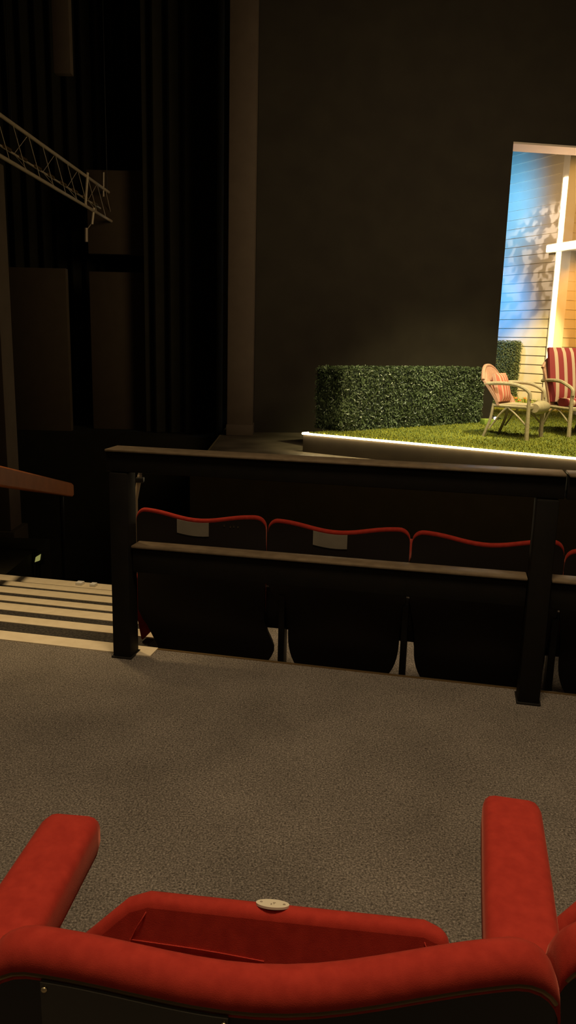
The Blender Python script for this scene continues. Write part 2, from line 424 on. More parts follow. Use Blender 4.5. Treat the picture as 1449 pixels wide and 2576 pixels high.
# ================================================================== THEATRE SEATS
def stations(n=15, corner=.10):
    e = [0, .004, .012, .024, .040, .062, .085, .11]
    mid = [.11+(.78)*i/n for i in range(1, n)]
    return e + mid + [1-x for x in reversed(e)]
def seat_profile(s, w, zm, hump, rc):
    q = abs(2*s-1); b = math.sin(PI/2*min(q/.80, 1))**2
    z = zm + hump*b
    d = min(s, 1-s)*w
    if d < rc: z -= rc - math.sqrt(max(0, rc*rc-(rc-d)**2))
    return z
def build_back(root, top, bot, y0, zm, hump, zb, sag, rr, rc=.05, rb=.035, hb=.11, edging=False, shellm='shell', rbl=None, zf=None, pad_low=.18):
    """back shell (dark, towards -y) with a padded red front that rolls over its top edge"""
    S = stations(); w = top[1]-top[0]
    yc = lambda s: y0 - sag*(1-(2*s-1)**2)
    ztf = lambda s: seat_profile(s, w, zm, hump, rc)
    def X(s, z):
        f = max(0, min(1, (z-zb)/(zm-zb))) if zf is None else max(0, min(1, (z-zf[0])/(zf[1]-zf[0])))
        f = f*f*(3-2*f)
        return lerp(lerp(bot[0], bot[1], s), lerp(top[0], top[1], s), f)
    # shell
    bm = bmesh.new(); secs = []; NZ = 10
    for s in S:
        zt = ztf(s)-rr*1.15
        d = min(s, 1-s)*(bot[1]-bot[0]); z0 = zb
        rq = rbl if (rbl and s < .5) else rb
        if d < rq: z0 = zb + hb*(1-math.sqrt(max(0, 1-((rq-d)/rq)**2)))
        z0 = min(z0, zt-.02)
        col = []
        for j in range(NZ+1):
            z = lerp(z0, zt, j/NZ); col.append((X(s, z), yc(s), z))
        for j in range(NZ, -1, -1):
            z = lerp(z0, zt, j/NZ); col.append((X(s, z), yc(s)+.016, z))
        secs.append(col)
    loft(bm, secs); make_obj('back_shell', bm, M[shellm], root)
    # pad
    bm = bmesh.new(); secs = []
    for s in S:
        zt = ztf(s); cy = yc(s)+rr*.85; col = []
        for k in range(11):
            a = math.radians(215 - 215*k/10)
            col.append((X(s, zt), cy+rr*math.cos(a), zt-rr+rr*math.sin(a)))
        for j in range(1, 5):
            z = lerp(zt-rr, pad_low, j/4); col.append((X(s, z), cy+rr*(1.0+.25*math.sin(PI*j/4)), z))
        z = pad_low; col.append((X(s, z), yc(s)+.017, z))
        for j in range(1, 4):
            z = lerp(pad_low, zt-rr*1.6, j/4); col.append((X(s, z), yc(s)+.017, z))
        secs.append(col)
    loft(bm, secs); make_obj('back_pad', bm, M['velvet'], root, angle=60)
    if edging:
        bm = bmesh.new(); pts = [(X(s, ztf(s)), yc(s)-.001, ztf(s)-rr*1.15) for s in S[2:-2]]
        tube(bm, pts, .0032, 8); make_obj('edging', bm, M['trim'], root)
    return X, yc, ztf

def tipped_seat(root, cx, y, zt, wt, wb, zb, th=.085, yaw=0.0, piping=True, lean=.05, xl=0.0):
    poly = [(-wb/2+.02-xl, zb), (-wb/2-xl, zb+.05), (-wb/2-xl, zt-.10), (-wb/2+.010-xl*.8, zt-.060), (-wt/2-.012, zt-.010), (-wt/2+.015, zt),
            (wt/2-.015, zt), (wt/2+.012, zt-.010), (wb/2-.012, zt-.065), (wb/2, zt-.10), (wb/2, zb+.05), (wb/2-.02, zb)]
    Mx = Matrix.Translation((cx, y, 0)) @ Matrix.Rotation(yaw, 4, 'Z') @ Matrix.Translation((0,0,zb)) @ Matrix.Rotation(-lean, 4, 'X') @ Matrix.Translation((0,0,-zb))
    bm = bmesh.new(); prism(bm, poly, 0, th); bm.transform(Mx)
    o = make_obj('seat_cushion', bm, M['velvet'], root); round_edges(o, min(.022, th*.42), 4)
    bm = bmesh.new(); prism(bm, [(p[0]*.93, lerp(zb, p[1], .93)) for p in poly], th-.004, th+.02); bm.transform(Mx)
    u = make_obj('seat_underside', bm, M['shell'], root); round_edges(u, .008)
    if piping:
        for sg in (-1, 1):
            bm = bmesh.new(); tube(bm, [Mx @ Vector(p) for p in curve_pts([(sg*(wt/2-.02), .018, zt-.004), (sg*(wt/2-.015), -.001, zt-.02), (sg*(wt/2), -.001, zt-.05), (sg*(wt/2+.012), -.001, zt-.10), (sg*(wt/2+.016), -.001, zt-.17)], 4)], .0009, 6)
            make_obj('piping', bm, M['velvet_seam'], o)
        bm = bmesh.new(); tube(bm, [Mx @ Vector(p) for p in curve_pts([(-wt/2-.002, -.001, zt-.052), (-wt/4, -.001, zt-.055), (-.02, -.001, zt-.06)], 4)], .0007, 6)
        make_obj('piping', bm, M['velvet_seam'], o)
    return Mx, o

def armrest(root, f, b, w, th, m='velvet', tilt=0.0, name='armrest'):
    """upholstered arm pad from back point b to front point f (top centre)"""
    f = Vector(f); b = Vector(b); d = (f-b); ln = d.length; dn = d.normalized()
    side = dn.cross(Vector((0,0,1))).normalized(); up = side.cross(dn)
    bm = bmesh.new(); secs = []
    prof = [(0,1.0,0), (.03,1,0), (.5,1.02,0), (.93,1.0,0), (.985,.95,.004), (1.0,.82,.014)]
    rnd = .016
    for t_, sw, dz in prof:
        c = b + d*t_; hw = w/2*sw
        top = -dz; bot = -th+dz
        pts = []
        for (cx_, cz_, a0) in ((hw-rnd, top-rnd, 0), (-hw+rnd, top-rnd, 90), (-hw+rnd, bot+rnd, 180), (hw-rnd, bot+rnd, 270)):
            for k in range(4):
                a = math.radians(a0+30*k); pts.append(c + side*(cx_+rnd*math.cos(a)) + up*(cz_+rnd*math.sin(a)))
        secs.append(pts)
    loft(bm, secs); return make_obj(name, bm, M[m], root, angle=50)

def standard(root, x, y, zb, zt, w=.022, depth=.10):
    bm = bmesh.new()
    boxmm(bm, (x-w/2, y-depth/2, zb), (x+w/2, y+depth/2, zt), .004)
    boxmm(bm, (x-w/2-.012, y-depth/2-.05, zb), (x+w/2+.012, y+depth/2+.05, zb+.012), .003)
    return make_obj('standard', bm, M['iron'], root)

# ---- nearest seat, seen from behind
FY = .70
near = thing('theatre_seat', 'nearest red velvet tip-up seat with both arms, seen from behind', 'theatre seat', (0, FY, 0), 0)
X, yc, ztf = build_back(near, (-.298,.288), (-.26,.25), .659-FY, .640, .024, .16, .026, .0245, rc=.055, rb=.06, hb=.08, edging=True, pad_low=.30)
Mx, cush = tipped_seat(near, -.006, .708-FY, .590, .372, .445, .20, th=.030, yaw=math.radians(-6.5), lean=.28, xl=.05)
# number plate on the seat's front edge
pl = bmesh.new(); ns = 28
c0 = Vector((0, .050, .5925))
ring = [(.024*math.cos(2*PI*k/ns), .0165*math.sin(2*PI*k/ns)) for k in range(ns)]
prism(pl, [(a, b_) for a, b_ in ring], 0, .0035, 'z')
Dm = Mx @ Matrix.Translation((-.015, .015, .5895)) @ Matrix.Rotation(math.radians(-3), 4, 'X') @ Matrix.Diagonal((.87, .80, .8, 1))
pl.transform(Dm); plate = make_obj('number_plate', pl, M['disc'], cush); plate['label'] = 'oval ivory seat number plate'
bm = bmesh.new()
for k, (a, b_) in enumerate(((-.0165, .001), (.0165, -.001))):
    r = bmesh.ops.create_cone(bm, segments=10, radius1=.0022, radius2=.0016, depth=.0012, cap_ends=True)
    bmesh.ops.translate(bm, vec=(a, b_, .004), verts=r['verts'])
box(bm, (-.0015, -.004, .0037), (.0022,.005,.0006)); box(bm, (.0022, .002, .0037), (.004,.0022,.0006)); box(bm, (.002, -.001, .0037), (.0016,.005,.0006))
bm.transform(Dm); make_obj('plate_print', bm, M['mark'], plate)
# arms
armrest(near, (-.294, .985-FY, .592), (-.322, .690-FY, .588), .082, .062)
armrest(near, (.349, 1.055-FY, .592), (.268, .700-FY, .588), .086, .062)
standard(near, -.318, .76-FY, 0, .535, .02, .11); standard(near, .285, .76-FY, 0, .535, .02, .11)
bm = bmesh.new(); boxmm(bm, (-.31, .83-FY, .14), (.28, .86-FY, .17), .004); make_obj('crossbar', bm, M['iron'], near)
# smoked plate screwed to the shell
bm = bmesh.new(); secs = []
for k in range(13):
    s = lerp(.112, .43, k/12); zt = ztf(s)-.033; x = X(s, .6)
    secs.append([(x, yc(s)-.006, .30), (x, yc(s)-.006, zt), (x, yc(s)-.0005, zt), (x, yc(s)-.0005, .30)])
loft(bm, secs); bp = make_obj('back_plate', bm, M['smoke'], near); bp['label'] = 'smoked plastic plate on the seat back'
for s in (.119, .423):
    bm = bmesh.new(); r = bmesh.ops.create_uvsphere(bm, u_segments=10, v_segments=6, radius=.0032)
    bmesh.ops.transform(bm, matrix=Matrix.Translation((X(s, .6), yc(s)-.007, ztf(s)-.040)) @ Matrix.Diagonal((1,.6,1,1)), verts=r['verts'])
    make_obj('screw', bm, M['screw'], bp)

# ---- its two neighbours, mostly out of the picture
def neighbour(dx, dy, label, arm_side):
    r = thing('theatre_seat', label, 'theatre seat', (dx, FY+dy, 0), 0, 'front row seats nearest the viewer')
    build_back(r, (-.293,.288), (-.26,.25), .659-FY, .640, .024, .16, .026, .0245, rc=.055, rb=.06, hb=.08, edging=True, pad_low=.30)
    tipped_seat(r, -.006, .708-FY, .590, .372, .445, .20, th=.030, yaw=math.radians(-4), lean=.28, xl=.05)
    bm = bmesh.new(); boxmm(bm, (-.27, .83-FY, .14), (.25, .86-FY, .17), .004); make_obj('crossbar', bm, M['iron'], r)
    if arm_side > 0:
        armrest(r, (.36, 1.03-FY, .592), (.29, .700-FY, .588), .086, .062); standard(r, .30, .76-FY, 0, .535, .02, .11)
    else:
        armrest(r, (-.33, .97-FY, .592), (-.322, .690-FY, .588), .082, .062); standard(r, -.318, .76-FY, 0, .535, .02, .11)
    return r
neighbour(.588, .03, 'red velvet tip-up seat just cut off at the right edge, beside the nearest seat', 1)
neighbour(-.600, .045, 'red velvet tip-up seat just cut off at the left edge, beside the nearest seat', -1)

# ---- row behind the barrier, seen from behind: (top left, top right, bottom left, bottom right) in rail u
ROW_Z = -.18; RV = .30
row = [((-.030,.541), (.052,.598), .519, 'leftmost red-rimmed seat behind the barrier, with a grey notice', True),
       ((.550,1.131), (.645,1.110), .512, 'second red-rimmed seat behind the barrier, middle one with a grey notice', True),
       ((1.140,1.716), (1.172,1.684), .507, 'third red-rimmed seat behind the barrier, without a notice', False),
       ((1.722,2.300), (1.738,2.27), .478, 'red-rimmed seat at the right edge behind the barrier, beyond the right post', False)]
for i, (tp, bt, zm, lab, notice) in enumerate(row):
    cx = (tp[0]+tp[1])/2
    r = rail_thing('theatre_seat', lab, 'theatre seat', cx, RV, ROW_Z, 'row of seats behind the barrier')
    tl = (tp[0]-cx, tp[1]-cx); bl = (bt[0]-cx, bt[1]-cx); z0 = zm-ROW_Z
    X, yc, ztf = build_back(r, tl, bl, .03, z0+.004, .026, .075, .03, .0105, rc=.045, rb=.075, hb=.15, shellm='shell_far', pad_low=.3, rbl=.02 if i == 0 else None, zf=(.13,.275) if i == 0 else (.26,.46))
    tipped_seat(r, (tl[0]+tl[1])/2, .16, z0-.05, .37, .45, .22, piping=False)
    # standard at the right hand seam
    xs = {0:.618, 1:1.130, 2:1.708, 3:2.29}[i]-cx
    st_ = standard(r, xs, .05, 0, .40, .026, .07)
    bm = bmesh.new(); hw = .075 if i == 0 else .05; hx = xs-.025 if i == 0 else xs
    boxmm(bm, (hx-hw, .052, .235), (hx+hw, .075, .42), .006); make_obj('hinge_housing', bm, M['iron'], st_)
    armrest(r, (xs-.02, .37, .60), (xs-.04, .07, .595), .07, .05)
    if i == 0:
        # end of row: arm support with a pointed red foot, and its dark standard
        armrest(r, (tl[0]+.04, .37, .60), (tl[0]+.04, .06, .595), .07, .05)
        bm = bmesh.new(); prism(bm, [(tl[0]-.052, .40), (tl[0]-.046, .27), (tl[0]-.014, .095), (tl[0]+.058, .175), (tl[0]+.10, .21), (tl[0]+.10, .40)], .09, .15)
        o = make_obj('end_pad', bm, M['velvet'], r); round_edges(o, .01)
        standard(r, bl[0]+.115, .05, 0, .36, .03, .06)
        bm = bmesh.new()
        for a, b_ in ((.70,.0), (.745,-.004), (.77,-.002), (.80,-.003)):
            s = a; box(bm, (lerp(tl[0], tl[1], s), yc(s)-.001, z0-.018+b_), (.006,.002,.008))
        make_obj('back_marks', bm, M['fascia'], r)
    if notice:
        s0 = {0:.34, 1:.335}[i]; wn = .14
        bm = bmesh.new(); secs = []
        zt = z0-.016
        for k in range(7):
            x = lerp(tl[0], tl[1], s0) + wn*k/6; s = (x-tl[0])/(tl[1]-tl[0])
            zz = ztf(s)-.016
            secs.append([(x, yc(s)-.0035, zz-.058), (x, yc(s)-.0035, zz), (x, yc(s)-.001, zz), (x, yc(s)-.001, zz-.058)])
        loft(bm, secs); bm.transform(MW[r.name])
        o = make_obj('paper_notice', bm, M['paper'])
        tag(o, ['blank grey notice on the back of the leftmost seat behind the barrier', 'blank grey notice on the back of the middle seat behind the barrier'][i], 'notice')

# slender pale pole glimpsed between barrier post and first seat
t = thing('aisle_pole', 'thin pale upright pole seen in the gap under the top rail beside left post', 'pole', (-.85, 4.3, -.5))
bm = bmesh.new(); tube(bm, [(-.872, 4.3, -.9), (-.865, 4.3, .36), (-.838, 4.3, .50)], [.013,.013,.013], 8); make_obj('shaft', bm, M['steel'], t, world=True)
bm = bmesh.new(); tube(bm, [(-.838, 4.3, .50), (-.834, 4.3, .545)], .011, 8); make_obj('tip', bm, M['paper'], t, world=True)
bm = bmesh.new(); box(bm, (-.836, 4.29, .475), (.045,.04,.03), bev=.006); make_obj('clamp', bm, M['iron'], t, world=True)

# ================================================================== GRASS PLATFORM
GZ = .2
LA = math.atan2(7.683-9.27, 2.857-.17)
C0 = Vector((.158, 9.24, 0)); LD = Vector((math.cos(LA), math.sin(LA), 0)); LN = Vector((-math.sin(LA), math.cos(LA), 0))
HD = Vector((2.713-.584, 11.058-9.438, 0)).normalized()
C1 = C0 + LD*3.95; C3 = C0 + HD*4.6
pf = thing('grass_platform', 'raised artificial lawn platform with a glowing front edge', 'platform', (C0.x, C0.y, -.03))
Pq = [C0, C1, Vector((7.8, 9.0, 0)), Vector((8.2, 15.2, 0)), Vector((4.2, 15.2, 0)), Vector((3.25, 12.25, 0)), Vector((3.1, 11.70, 0)), C3 + Vector((-.1,-.35,0))]
Pq = [C0, C1, Vector((7.4, 8.2, 0)), Vector((8.2, 15.2, 0)), Vector((3.2, 15.2, 0)), Vector((3.2, 11.68, 0)), Vector((2.85, 11.62, 0))]
bm = bmesh.new(); prism(bm, [(p.x, p.y) for p in Pq], -.03, GZ-.012, 'z'); make_obj('base', bm, M['fascia'], pf, world=True, smooth=False)
bm = bmesh.new(); prism(bm, [(p.x+ (.012 if k in (0,) else 0), p.y+.012) for k, p in enumerate(Pq)], GZ-.012, GZ-.001, 'z'); make_obj('turf_backing', bm, M['soil'], pf, world=True, smooth=False)
bm = bmesh.new(); a = C0 - LN*.008 - LD*.005; b_ = C1 - LN*.008
tube(bm, [a+Vector((0,0,GZ-.008)), b_+Vector((0,0,GZ-.008))], .0105, 8)
tube(bm, [a+Vector((0,0,GZ-.008)), a+HD*.10+Vector((-.006,0,GZ-.008))], .0125, 8)
led = make_obj('led_strip', bm, M['led'], pf, world=True); led['label'] = 'glowing warm white LED edge'
# blades of grass
bm = bmesh.new(); rnd = random.Random(3); n = 0
def inside(x, y):
    c = False; j = len(Pq)-1
    for i in range(len(Pq)):
        a, b_ = Pq[i], Pq[j]
        if (a.y > y) != (b_.y > y) and x < (b_.x-a.x)*(y-a.y)/(b_.y-a.y)+a.x: c = not c
        j = i
    return c
while n < 26000:
    x = rnd.uniform(.2, 5.2); y = rnd.uniform(7.0, 14.0)
    if x > .46*y+.2 or not inside(x, y-.03) or not inside(x-.03, y): continue
    h = rnd.uniform(.012,.026); a = rnd.uniform(0, PI); w = rnd.uniform(.004,.008); lx, ly = rnd.uniform(-.014,.014), rnd.uniform(-.014,.014)
    p = Vector((x, y, GZ-.002)); dx = Vector((math.cos(a)*w, math.sin(a)*w, 0))
    bm.faces.new((bm.verts.new(p-dx), bm.verts.new(p+dx), bm.verts.new(p+Vector((lx, ly, h))))); n += 1
o = make_obj('grass', bm, M['grass'], pf, world=True, smooth=False); o['kind'] = 'stuff'

# ================================================================== HEDGES
def leaves_on(bm, org, ex, ey, ez, lx, ly, lz, n, size, rnd, faces):
    """random leaf quads over the chosen faces of a box"""
    areas = {'f': lx*lz, 'l': ly*lz, 't': lx*ly, 'r': ly*lz, 'b': lx*lz}
    tot = sum(areas[k] for k in faces)
    for fk in faces:
        for _ in range(int(n*areas[fk]/tot)):
            a, b_ = rnd.random(), rnd.random(); o_ = rnd.uniform(-.02, .022)
            if fk == 'f': p = org+ex*(a*lx)+ez*(b_*lz)-ey*o_; nn = -ey
            elif fk == 'b': p = org+ex*(a*lx)+ez*(b_*lz)+ey*(ly+o_); nn = ey
            elif fk == 'l': p = org+ey*(a*ly)+ez*(b_*lz)-ex*o_; nn = -ex
            elif fk == 'r': p = org+ex*(lx+o_)+ey*(a*ly)+ez*(b_*lz); nn = ex
            else: p = org+ex*(a*lx)+ey*(b_*ly)+ez*(lz+o_); nn = ez
            q = (nn + Vector((rnd.gauss(0,.55), rnd.gauss(0,.55), rnd.gauss(.25,.5)))).normalized()
            t_ = q.orthogonal().normalized(); t_ = Matrix.Rotation(rnd.uniform(0, 2*PI), 3, q) @ t_
            s_ = q.cross(t_); L_ = size*rnd.uniform(.7, 1.3); w_ = L_*.42
            v = [p - t_*L_*.5, p + s_*w_*.5 + q*.003, p + t_*L_*.5, p - s_*w_*.5 + q*.003]
            bm.faces.new([bm.verts.new(k) for k in v])
def hedge(name, label, org, ex, lx, ly, z0, h, n, size, lm, faces='flt', seed=1):
    ex = ex.normalized(); ey = Vector((-ex.y, ex.x, 0)); ez = Vector((0,0,1))
    t = thing(name, label, 'hedge', (org.x, org.y, z0))
    org = Vector((org.x, org.y, z0))
    bm = bmesh.new()
    q = [org+ex*.012+ey*.012, org+ex*(lx-.012)+ey*.012, org+ex*(lx-.012)+ey*(ly-.012), org+ex*.012+ey*(ly-.012)]
    prism(bm, [(p.x, p.y) for p in q], z0, z0+h-.012, 'z'); make_obj('core', bm, M['core'], t, world=True, smooth=False)
    bm = bmesh.new(); leaves_on(bm, org, ex, ey, ez, lx, ly, h, n, size, random.Random(seed), faces)
    o = make_obj('foliage', bm, M[lm], t, world=True, smooth=False); o['kind'] = 'stuff'
    return t
hedge('low_hedge', 'long low clipped dark green hedge on the lawn platform, left of the wicker chair', Vector((.610, 9.44, 0)), HD, 2.63, .50, GZ-.002, .755, 13000, .040, 'leaf', 'fltr', 5)

# ================================================================== HOUSE SET
HC = Vector((4.437, 13.522, 0)); SD = Vector((-.48, .87, 0)).normalized(); FD = Vector((.87, .48, 0)).normalized()
NS = Vector((-SD.y, SD.x, 0)); NS = -NS if NS.dot(Vector((-1,-.5,0))) < 0 else NS      # outward normal of the side wall
NF = Vector((.48, -.87, 0)).normalized()                                               # outward normal of the front wall
hs = thing('house_set', 'clapboard house stage set with bright white corner trim in the lit opening', 'stage set', (HC.x, HC.y, GZ))
def siding(bm, org, d, nrm, length, z0, z1, pitch=.155, lap=.016):
    z = z0
    while z < z1:
        zt = min(z+pitch, z1)
        A = org+nrm*lap; B = org+d*length+nrm*lap; A2 = org+nrm*.002; B2 = org+d*length+nrm*.002; A3 = org-nrm*.05; B3 = org+d*length-nrm*.05
        secs = [[A3+Vector((0,0,z)), A+Vector((0,0,z)), A2+Vector((0,0,zt)), A3+Vector((0,0,zt))],
                [B3+Vector((0,0,z)), B+Vector((0,0,z)), B2+Vector((0,0,zt)), B3+Vector((0,0,zt))]]
        loft(bm, secs); z += pitch
bm = bmesh.new(); siding(bm, HC, SD, NS, 2.6, GZ, 5.2); make_obj('side_wall', bm, M['siding'], hs, world=True, smooth=False)
bm = bmesh.new(); siding(bm, HC+FD*.10, FD, NF, 3.4, GZ, 5.2); make_obj('front_wall', bm, M['siding'], hs, world=True, smooth=False)
bm = bmesh.new()
q = [HC+NS*.035-FD*.0+NF*.035, HC+NS*.035+SD*.13, HC+SD*.13-NS*.02, HC-NS*.02]
def board(bm, org, d, nrm, w, th, z0, z1, off=0):
    q = [org+nrm*off, org+d*w+nrm*off, org+d*w+nrm*(off+th), org+nrm*(off+th)]
    prism(bm, [(p.x, p.y) for p in q], z0, z1, 'z')
board(bm, HC-SD*.045, SD, NS, .135, .045, GZ, 5.2)
o = make_obj('corner_trim', bm, M['white'], hs, world=True, smooth=False)
bm = bmesh.new(); board(bm, HC-NS*0, FD, NF, .17, .045, GZ, 5.2); make_obj('corner_trim', bm, M['white'], hs, world=True, smooth=False)
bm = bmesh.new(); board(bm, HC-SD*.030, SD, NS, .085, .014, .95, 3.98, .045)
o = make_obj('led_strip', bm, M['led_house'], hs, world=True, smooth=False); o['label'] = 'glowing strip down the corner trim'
# porch beam, ceiling and post
BD = Vector((.36, -.93, 0)).normalized(); BN = Vector((-.93, -.36, 0)).normalized()
bm = bmesh.new(); b0 = Vector((4.245, 13.70, 0))
board(bm, b0, BD, -BN, 2.6, .12, 2.82, 2.955); make_obj('porch_beam', bm, M['white'], hs, world=True, smooth=False)
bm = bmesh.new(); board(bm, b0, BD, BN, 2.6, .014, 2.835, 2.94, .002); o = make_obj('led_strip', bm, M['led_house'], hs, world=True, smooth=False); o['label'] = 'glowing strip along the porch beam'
bm = bmesh.new(); board(bm, b0+BD*.1-BN*.12, BD, -BN, 2.4, 2.5, 2.86, 2.90); make_obj('porch_ceiling', bm, M['lilac'], hs, world=True, smooth=False)
bm = bmesh.new(); boxmm(bm, (4.66, 12.76, GZ), (4.76, 12.86, 2.84), .006); make_obj('porch_post', bm, M['white'], hs, world=True)
# porch lamp
t = thing('porch_lamp', 'small lit porch lamp under the white beam at right edge', 'lamp', (4.73, 13.25, 2.62))
bm = bmesh.new(); bmesh.ops.create_uvsphere(bm, u_segments=14, v_segments=10, radius=.05); bm.transform(Matrix.Translation((4.725, 13.2, 2.60))); make_obj('bulb', bm, M['bulb'], t, world=True)
bm = bmesh.new(); tube(bm, [(4.725, 13.2, 2.64), (4.725, 13.2, 2.87)], .012, 8); make_obj('stem', bm, M['iron'], t, world=True)
# tall clipped hedge against the side wall
hd = SD*-1
hedge('tall_hedge', 'tall olive clipped hedge block standing against the side of the house set', Vector((3.54, 14.45, 0)), Vector((.66,-.75,0)), .62, .16, GZ-.002, 1.155, 7000, .030, 'leaf_far', 'fltr', 9)

# flower strip at the foot of the wall
t = thing('flower_bed', 'small bright flower bed at the foot of the house wall', 'plants', (4.1, 13.7, GZ))
bm = bmesh.new(); rnd = random.Random(11)
for _ in range(420):
    f_ = rnd.random(); p = HC+NS*(.10+rnd.random()*.16)+SD*(.05+f_*.85)+Vector((0,0,GZ)); h = rnd.uniform(.06,.24); a = rnd.uniform(0, 2*PI)
    dx = Vector((math.cos(a), math.sin(a), 0))*.012
    bm.faces.new((bm.verts.new(p-dx), bm.verts.new(p+dx), bm.verts.new(p+Vector((rnd.uniform(-.05,.05), rnd.uniform(-.05,.05), h)))))
o = make_obj('stems', bm, M['herb'], t, world=True, smooth=False); o['kind'] = 'stuff'
for _ in range(9):
    p = HC+NS*(.15+rnd.random()*.1)+SD*(.1+rnd.random()*.6)+Vector((0,0,GZ+rnd.uniform(.12,.2)))
    bm = bmesh.new(); bmesh.ops.create_icosphere(bm, subdivisions=1, radius=.03); bm.transform(Matrix.Translation(p) @ Matrix.Diagonal((1,1,.6,1))); make_obj('flower', bm, M['flower'], t, world=True)

# ================================================================== WICKER CHAIRS
def wicker_chair(label, org, yaw, w=.46, d=.47, seat=.40, arm=.635, back=.90, lean=.14, rolled=True):
    """local x = facing direction, y = towards its left side; origin at near rear foot"""
    t = thing('wicker_armchair', label, 'armchair', (org[0], org[1], GZ), yaw, 'wicker garden armchairs on the lawn')
    z = lambda v: v
    r = .022
    for y in (0, w):
        bm = bmesh.new(); tube(bm, curve_pts([(-.02, y, 0), (.05, y, .2), (.08, y, seat)], 4), r*.8, 8); make_obj('leg', bm, M['wicker'], t)
        bm = bmesh.new(); tube(bm, [(d, y, 0), (d-.005, y, seat*.6), (d-.01, y, arm-.1)], [r*1.25, r*1.1, r*.9], 8); make_obj('leg', bm, M['wicker'], t)
        bm = bmesh.new(); tube(bm, curve_pts([(-.05, y, arm-.01), (.12, y, arm+.005), (.30, y, arm), (.41, y, arm-.03), (d-.015, y, arm-.085), (d+.005, y, arm-.16)], 5), r, 8); make_obj('arm', bm, M['wicker'], t)
        bm = bmesh.new(); tube(bm, curve_pts([(.05, y, .10), (.16, y, .27), (.25, y, seat-.03)], 4), r*.5, 6); tube(bm, curve_pts([(d-.02, y, .17), (.36, y, .29), (.25, y, seat-.03)], 4), r*.5, 6); make_obj('brace', bm, M['wicker'], t)
        bm = bmesh.new(); tube(bm, [(.07, y, seat-.02), (d, y, seat-.02)], r*.7, 8); make_obj('side_bar', bm, M['wicker'], t)
    # seat with a rolled apron at the front
    bm = bmesh.new(); prism(bm, [(.06, seat-.045), (d, seat-.05), (d, seat), (.06, seat-.005)], .015, w-.015); o = make_obj('seat', bm, M['wicker'], t); round_edges(o, .012)
    if rolled:
        bm = bmesh.new(); secs = []
        for k in range(9):
            f_ = k/8; y = lerp(w*.30, w+.06, f_); rr = .085*(1-.35*abs(2*f_-1)**2.2)
            secs.append([(d+.01+rr*1.0*math.cos(a), y, seat-.035+rr*.95*math.sin(a)) for a in [2*PI*j/14 for j in range(14)]])
        loft(bm, secs); make_obj('apron', bm, M['wicker'], t, angle=70)
    # backrest: curved woven shell
    bm = bmesh.new(); secs = []; n = 14
    for k in range(n+1):
        s = k/n; y = lerp(-.02, w+.02, s); q = abs(2*s-1); top = back - .16*q**2.6; bx = .07*q*q
        col = []
        for j in range(7):
            zz = lerp(seat-.02, top, j/6); col.append((.07+bx-lean*(j/6)**1.2 - .012, y, zz))
        for j in range(6, -1, -1):
            zz = lerp(seat-.02, top, j/6); col.append((.07+bx-lean*(j/6)**1.2 + .022, y, zz))
        secs.append(col)
    loft(bm, secs); o = make_obj('backrest', bm, M['wicker_pink'], t, angle=60)
    bm = bmesh.new(); pts = []
    for k in range(n+1):
        s = k/n; q = abs(2*s-1); pts.append((.075+.07*q*q-lean, lerp(-.02, w+.02, s), back-.16*q**2.6))
    tube(bm, pts, .024, 8); make_obj('back_rim', bm, M['wicker_pink'], o)
    return t
def cushion(label, org, yaw, c, size, lean, m, rz=0.0):
    bm = bmesh.new(); r = bmesh.ops.create_cube(bm, size=1); bmesh.ops.subdivide_edges(bm, edges=bm.edges, cuts=9, use_grid_fill=True)
    for v in bm.verts:
        x, y, z = v.co*2
        f_ = (1-abs(y)**2.5)*(1-abs(z)**2.5)
        v.co = Vector((x*size[0]/2*(.28+.72*max(0, f_)**.5), y*size[1]/2, z*size[2]/2))
    bm.transform(Matrix.Rotation(lean, 4, 'Y'))
    o = make_obj('cushion', bm, M[m])
    W_ = Matrix.Translation((org[0], org[1], GZ)) @ Matrix.Rotation(yaw, 4, 'Z')
    o.location = W_ @ Vector(c); o.rotation_euler = (0, 0, yaw+rz); return tag(o, label, 'cushion')
y1 = math.radians(-36)
wicker_chair('wicker armchair at the end of the low hedge, with a curved pinkish back', (2.34, 9.31), y1, w=.50, d=.51, back=.83, lean=.21)
cushion('coral and cream striped cushion leaning on the curved back of the left wicker armchair', (2.34, 9.31), y1, (.065, .25, .58), (.13,.36,.34), -.28, 'stripe_pink')
y2 = math.radians(-70)
c2 = (3.215, 9.98)
wicker_chair('high-backed wicker armchair at the right edge, padded in maroon stripes', c2, y2, w=.56, d=.55, seat=.36, arm=.66, back=.97, lean=.18, rolled=False)
cushion('tall maroon and cream striped back cushion on the right wicker armchair', c2, y2, (.075, .28, .73), (.14,.56,.68), -.20, 'stripe')
cushion('maroon striped seat cushion on the right wicker armchair', c2, y2, (.33, .28, .405), (.40,.50,.10), 0.0, 'stripe')

# small footlight on the lawn
t = thing('footlight', 'small footlight glowing on the lawn behind the left wicker armchair', 'light', (2.98, 11.45, GZ))
bm = bmesh.new(); boxmm(bm, (2.94, 11.40, GZ), (3.05, 11.47, GZ+.06), .006); make_obj('housing', bm, M['iron'], t, world=True)
bm = bmesh.new(); bmesh.ops.create_uvsphere(bm, u_segments=12, v_segments=8, radius=.022); bm.transform(Matrix.Translation((2.998, 11.385, GZ+.035))); make_obj('lamp', bm, M['bulb'], t, world=True)
# yellow box by the hedge end
bm = bmesh.new(); box(bm, (2.735, 10.80, GZ+.04), (.15,.12,.075), Euler((0,0,.3)), .006)
tag(make_obj('small_box', bm, M['herb']), 'small yellow-green box on the lawn at the right end of the low hedge', 'box')

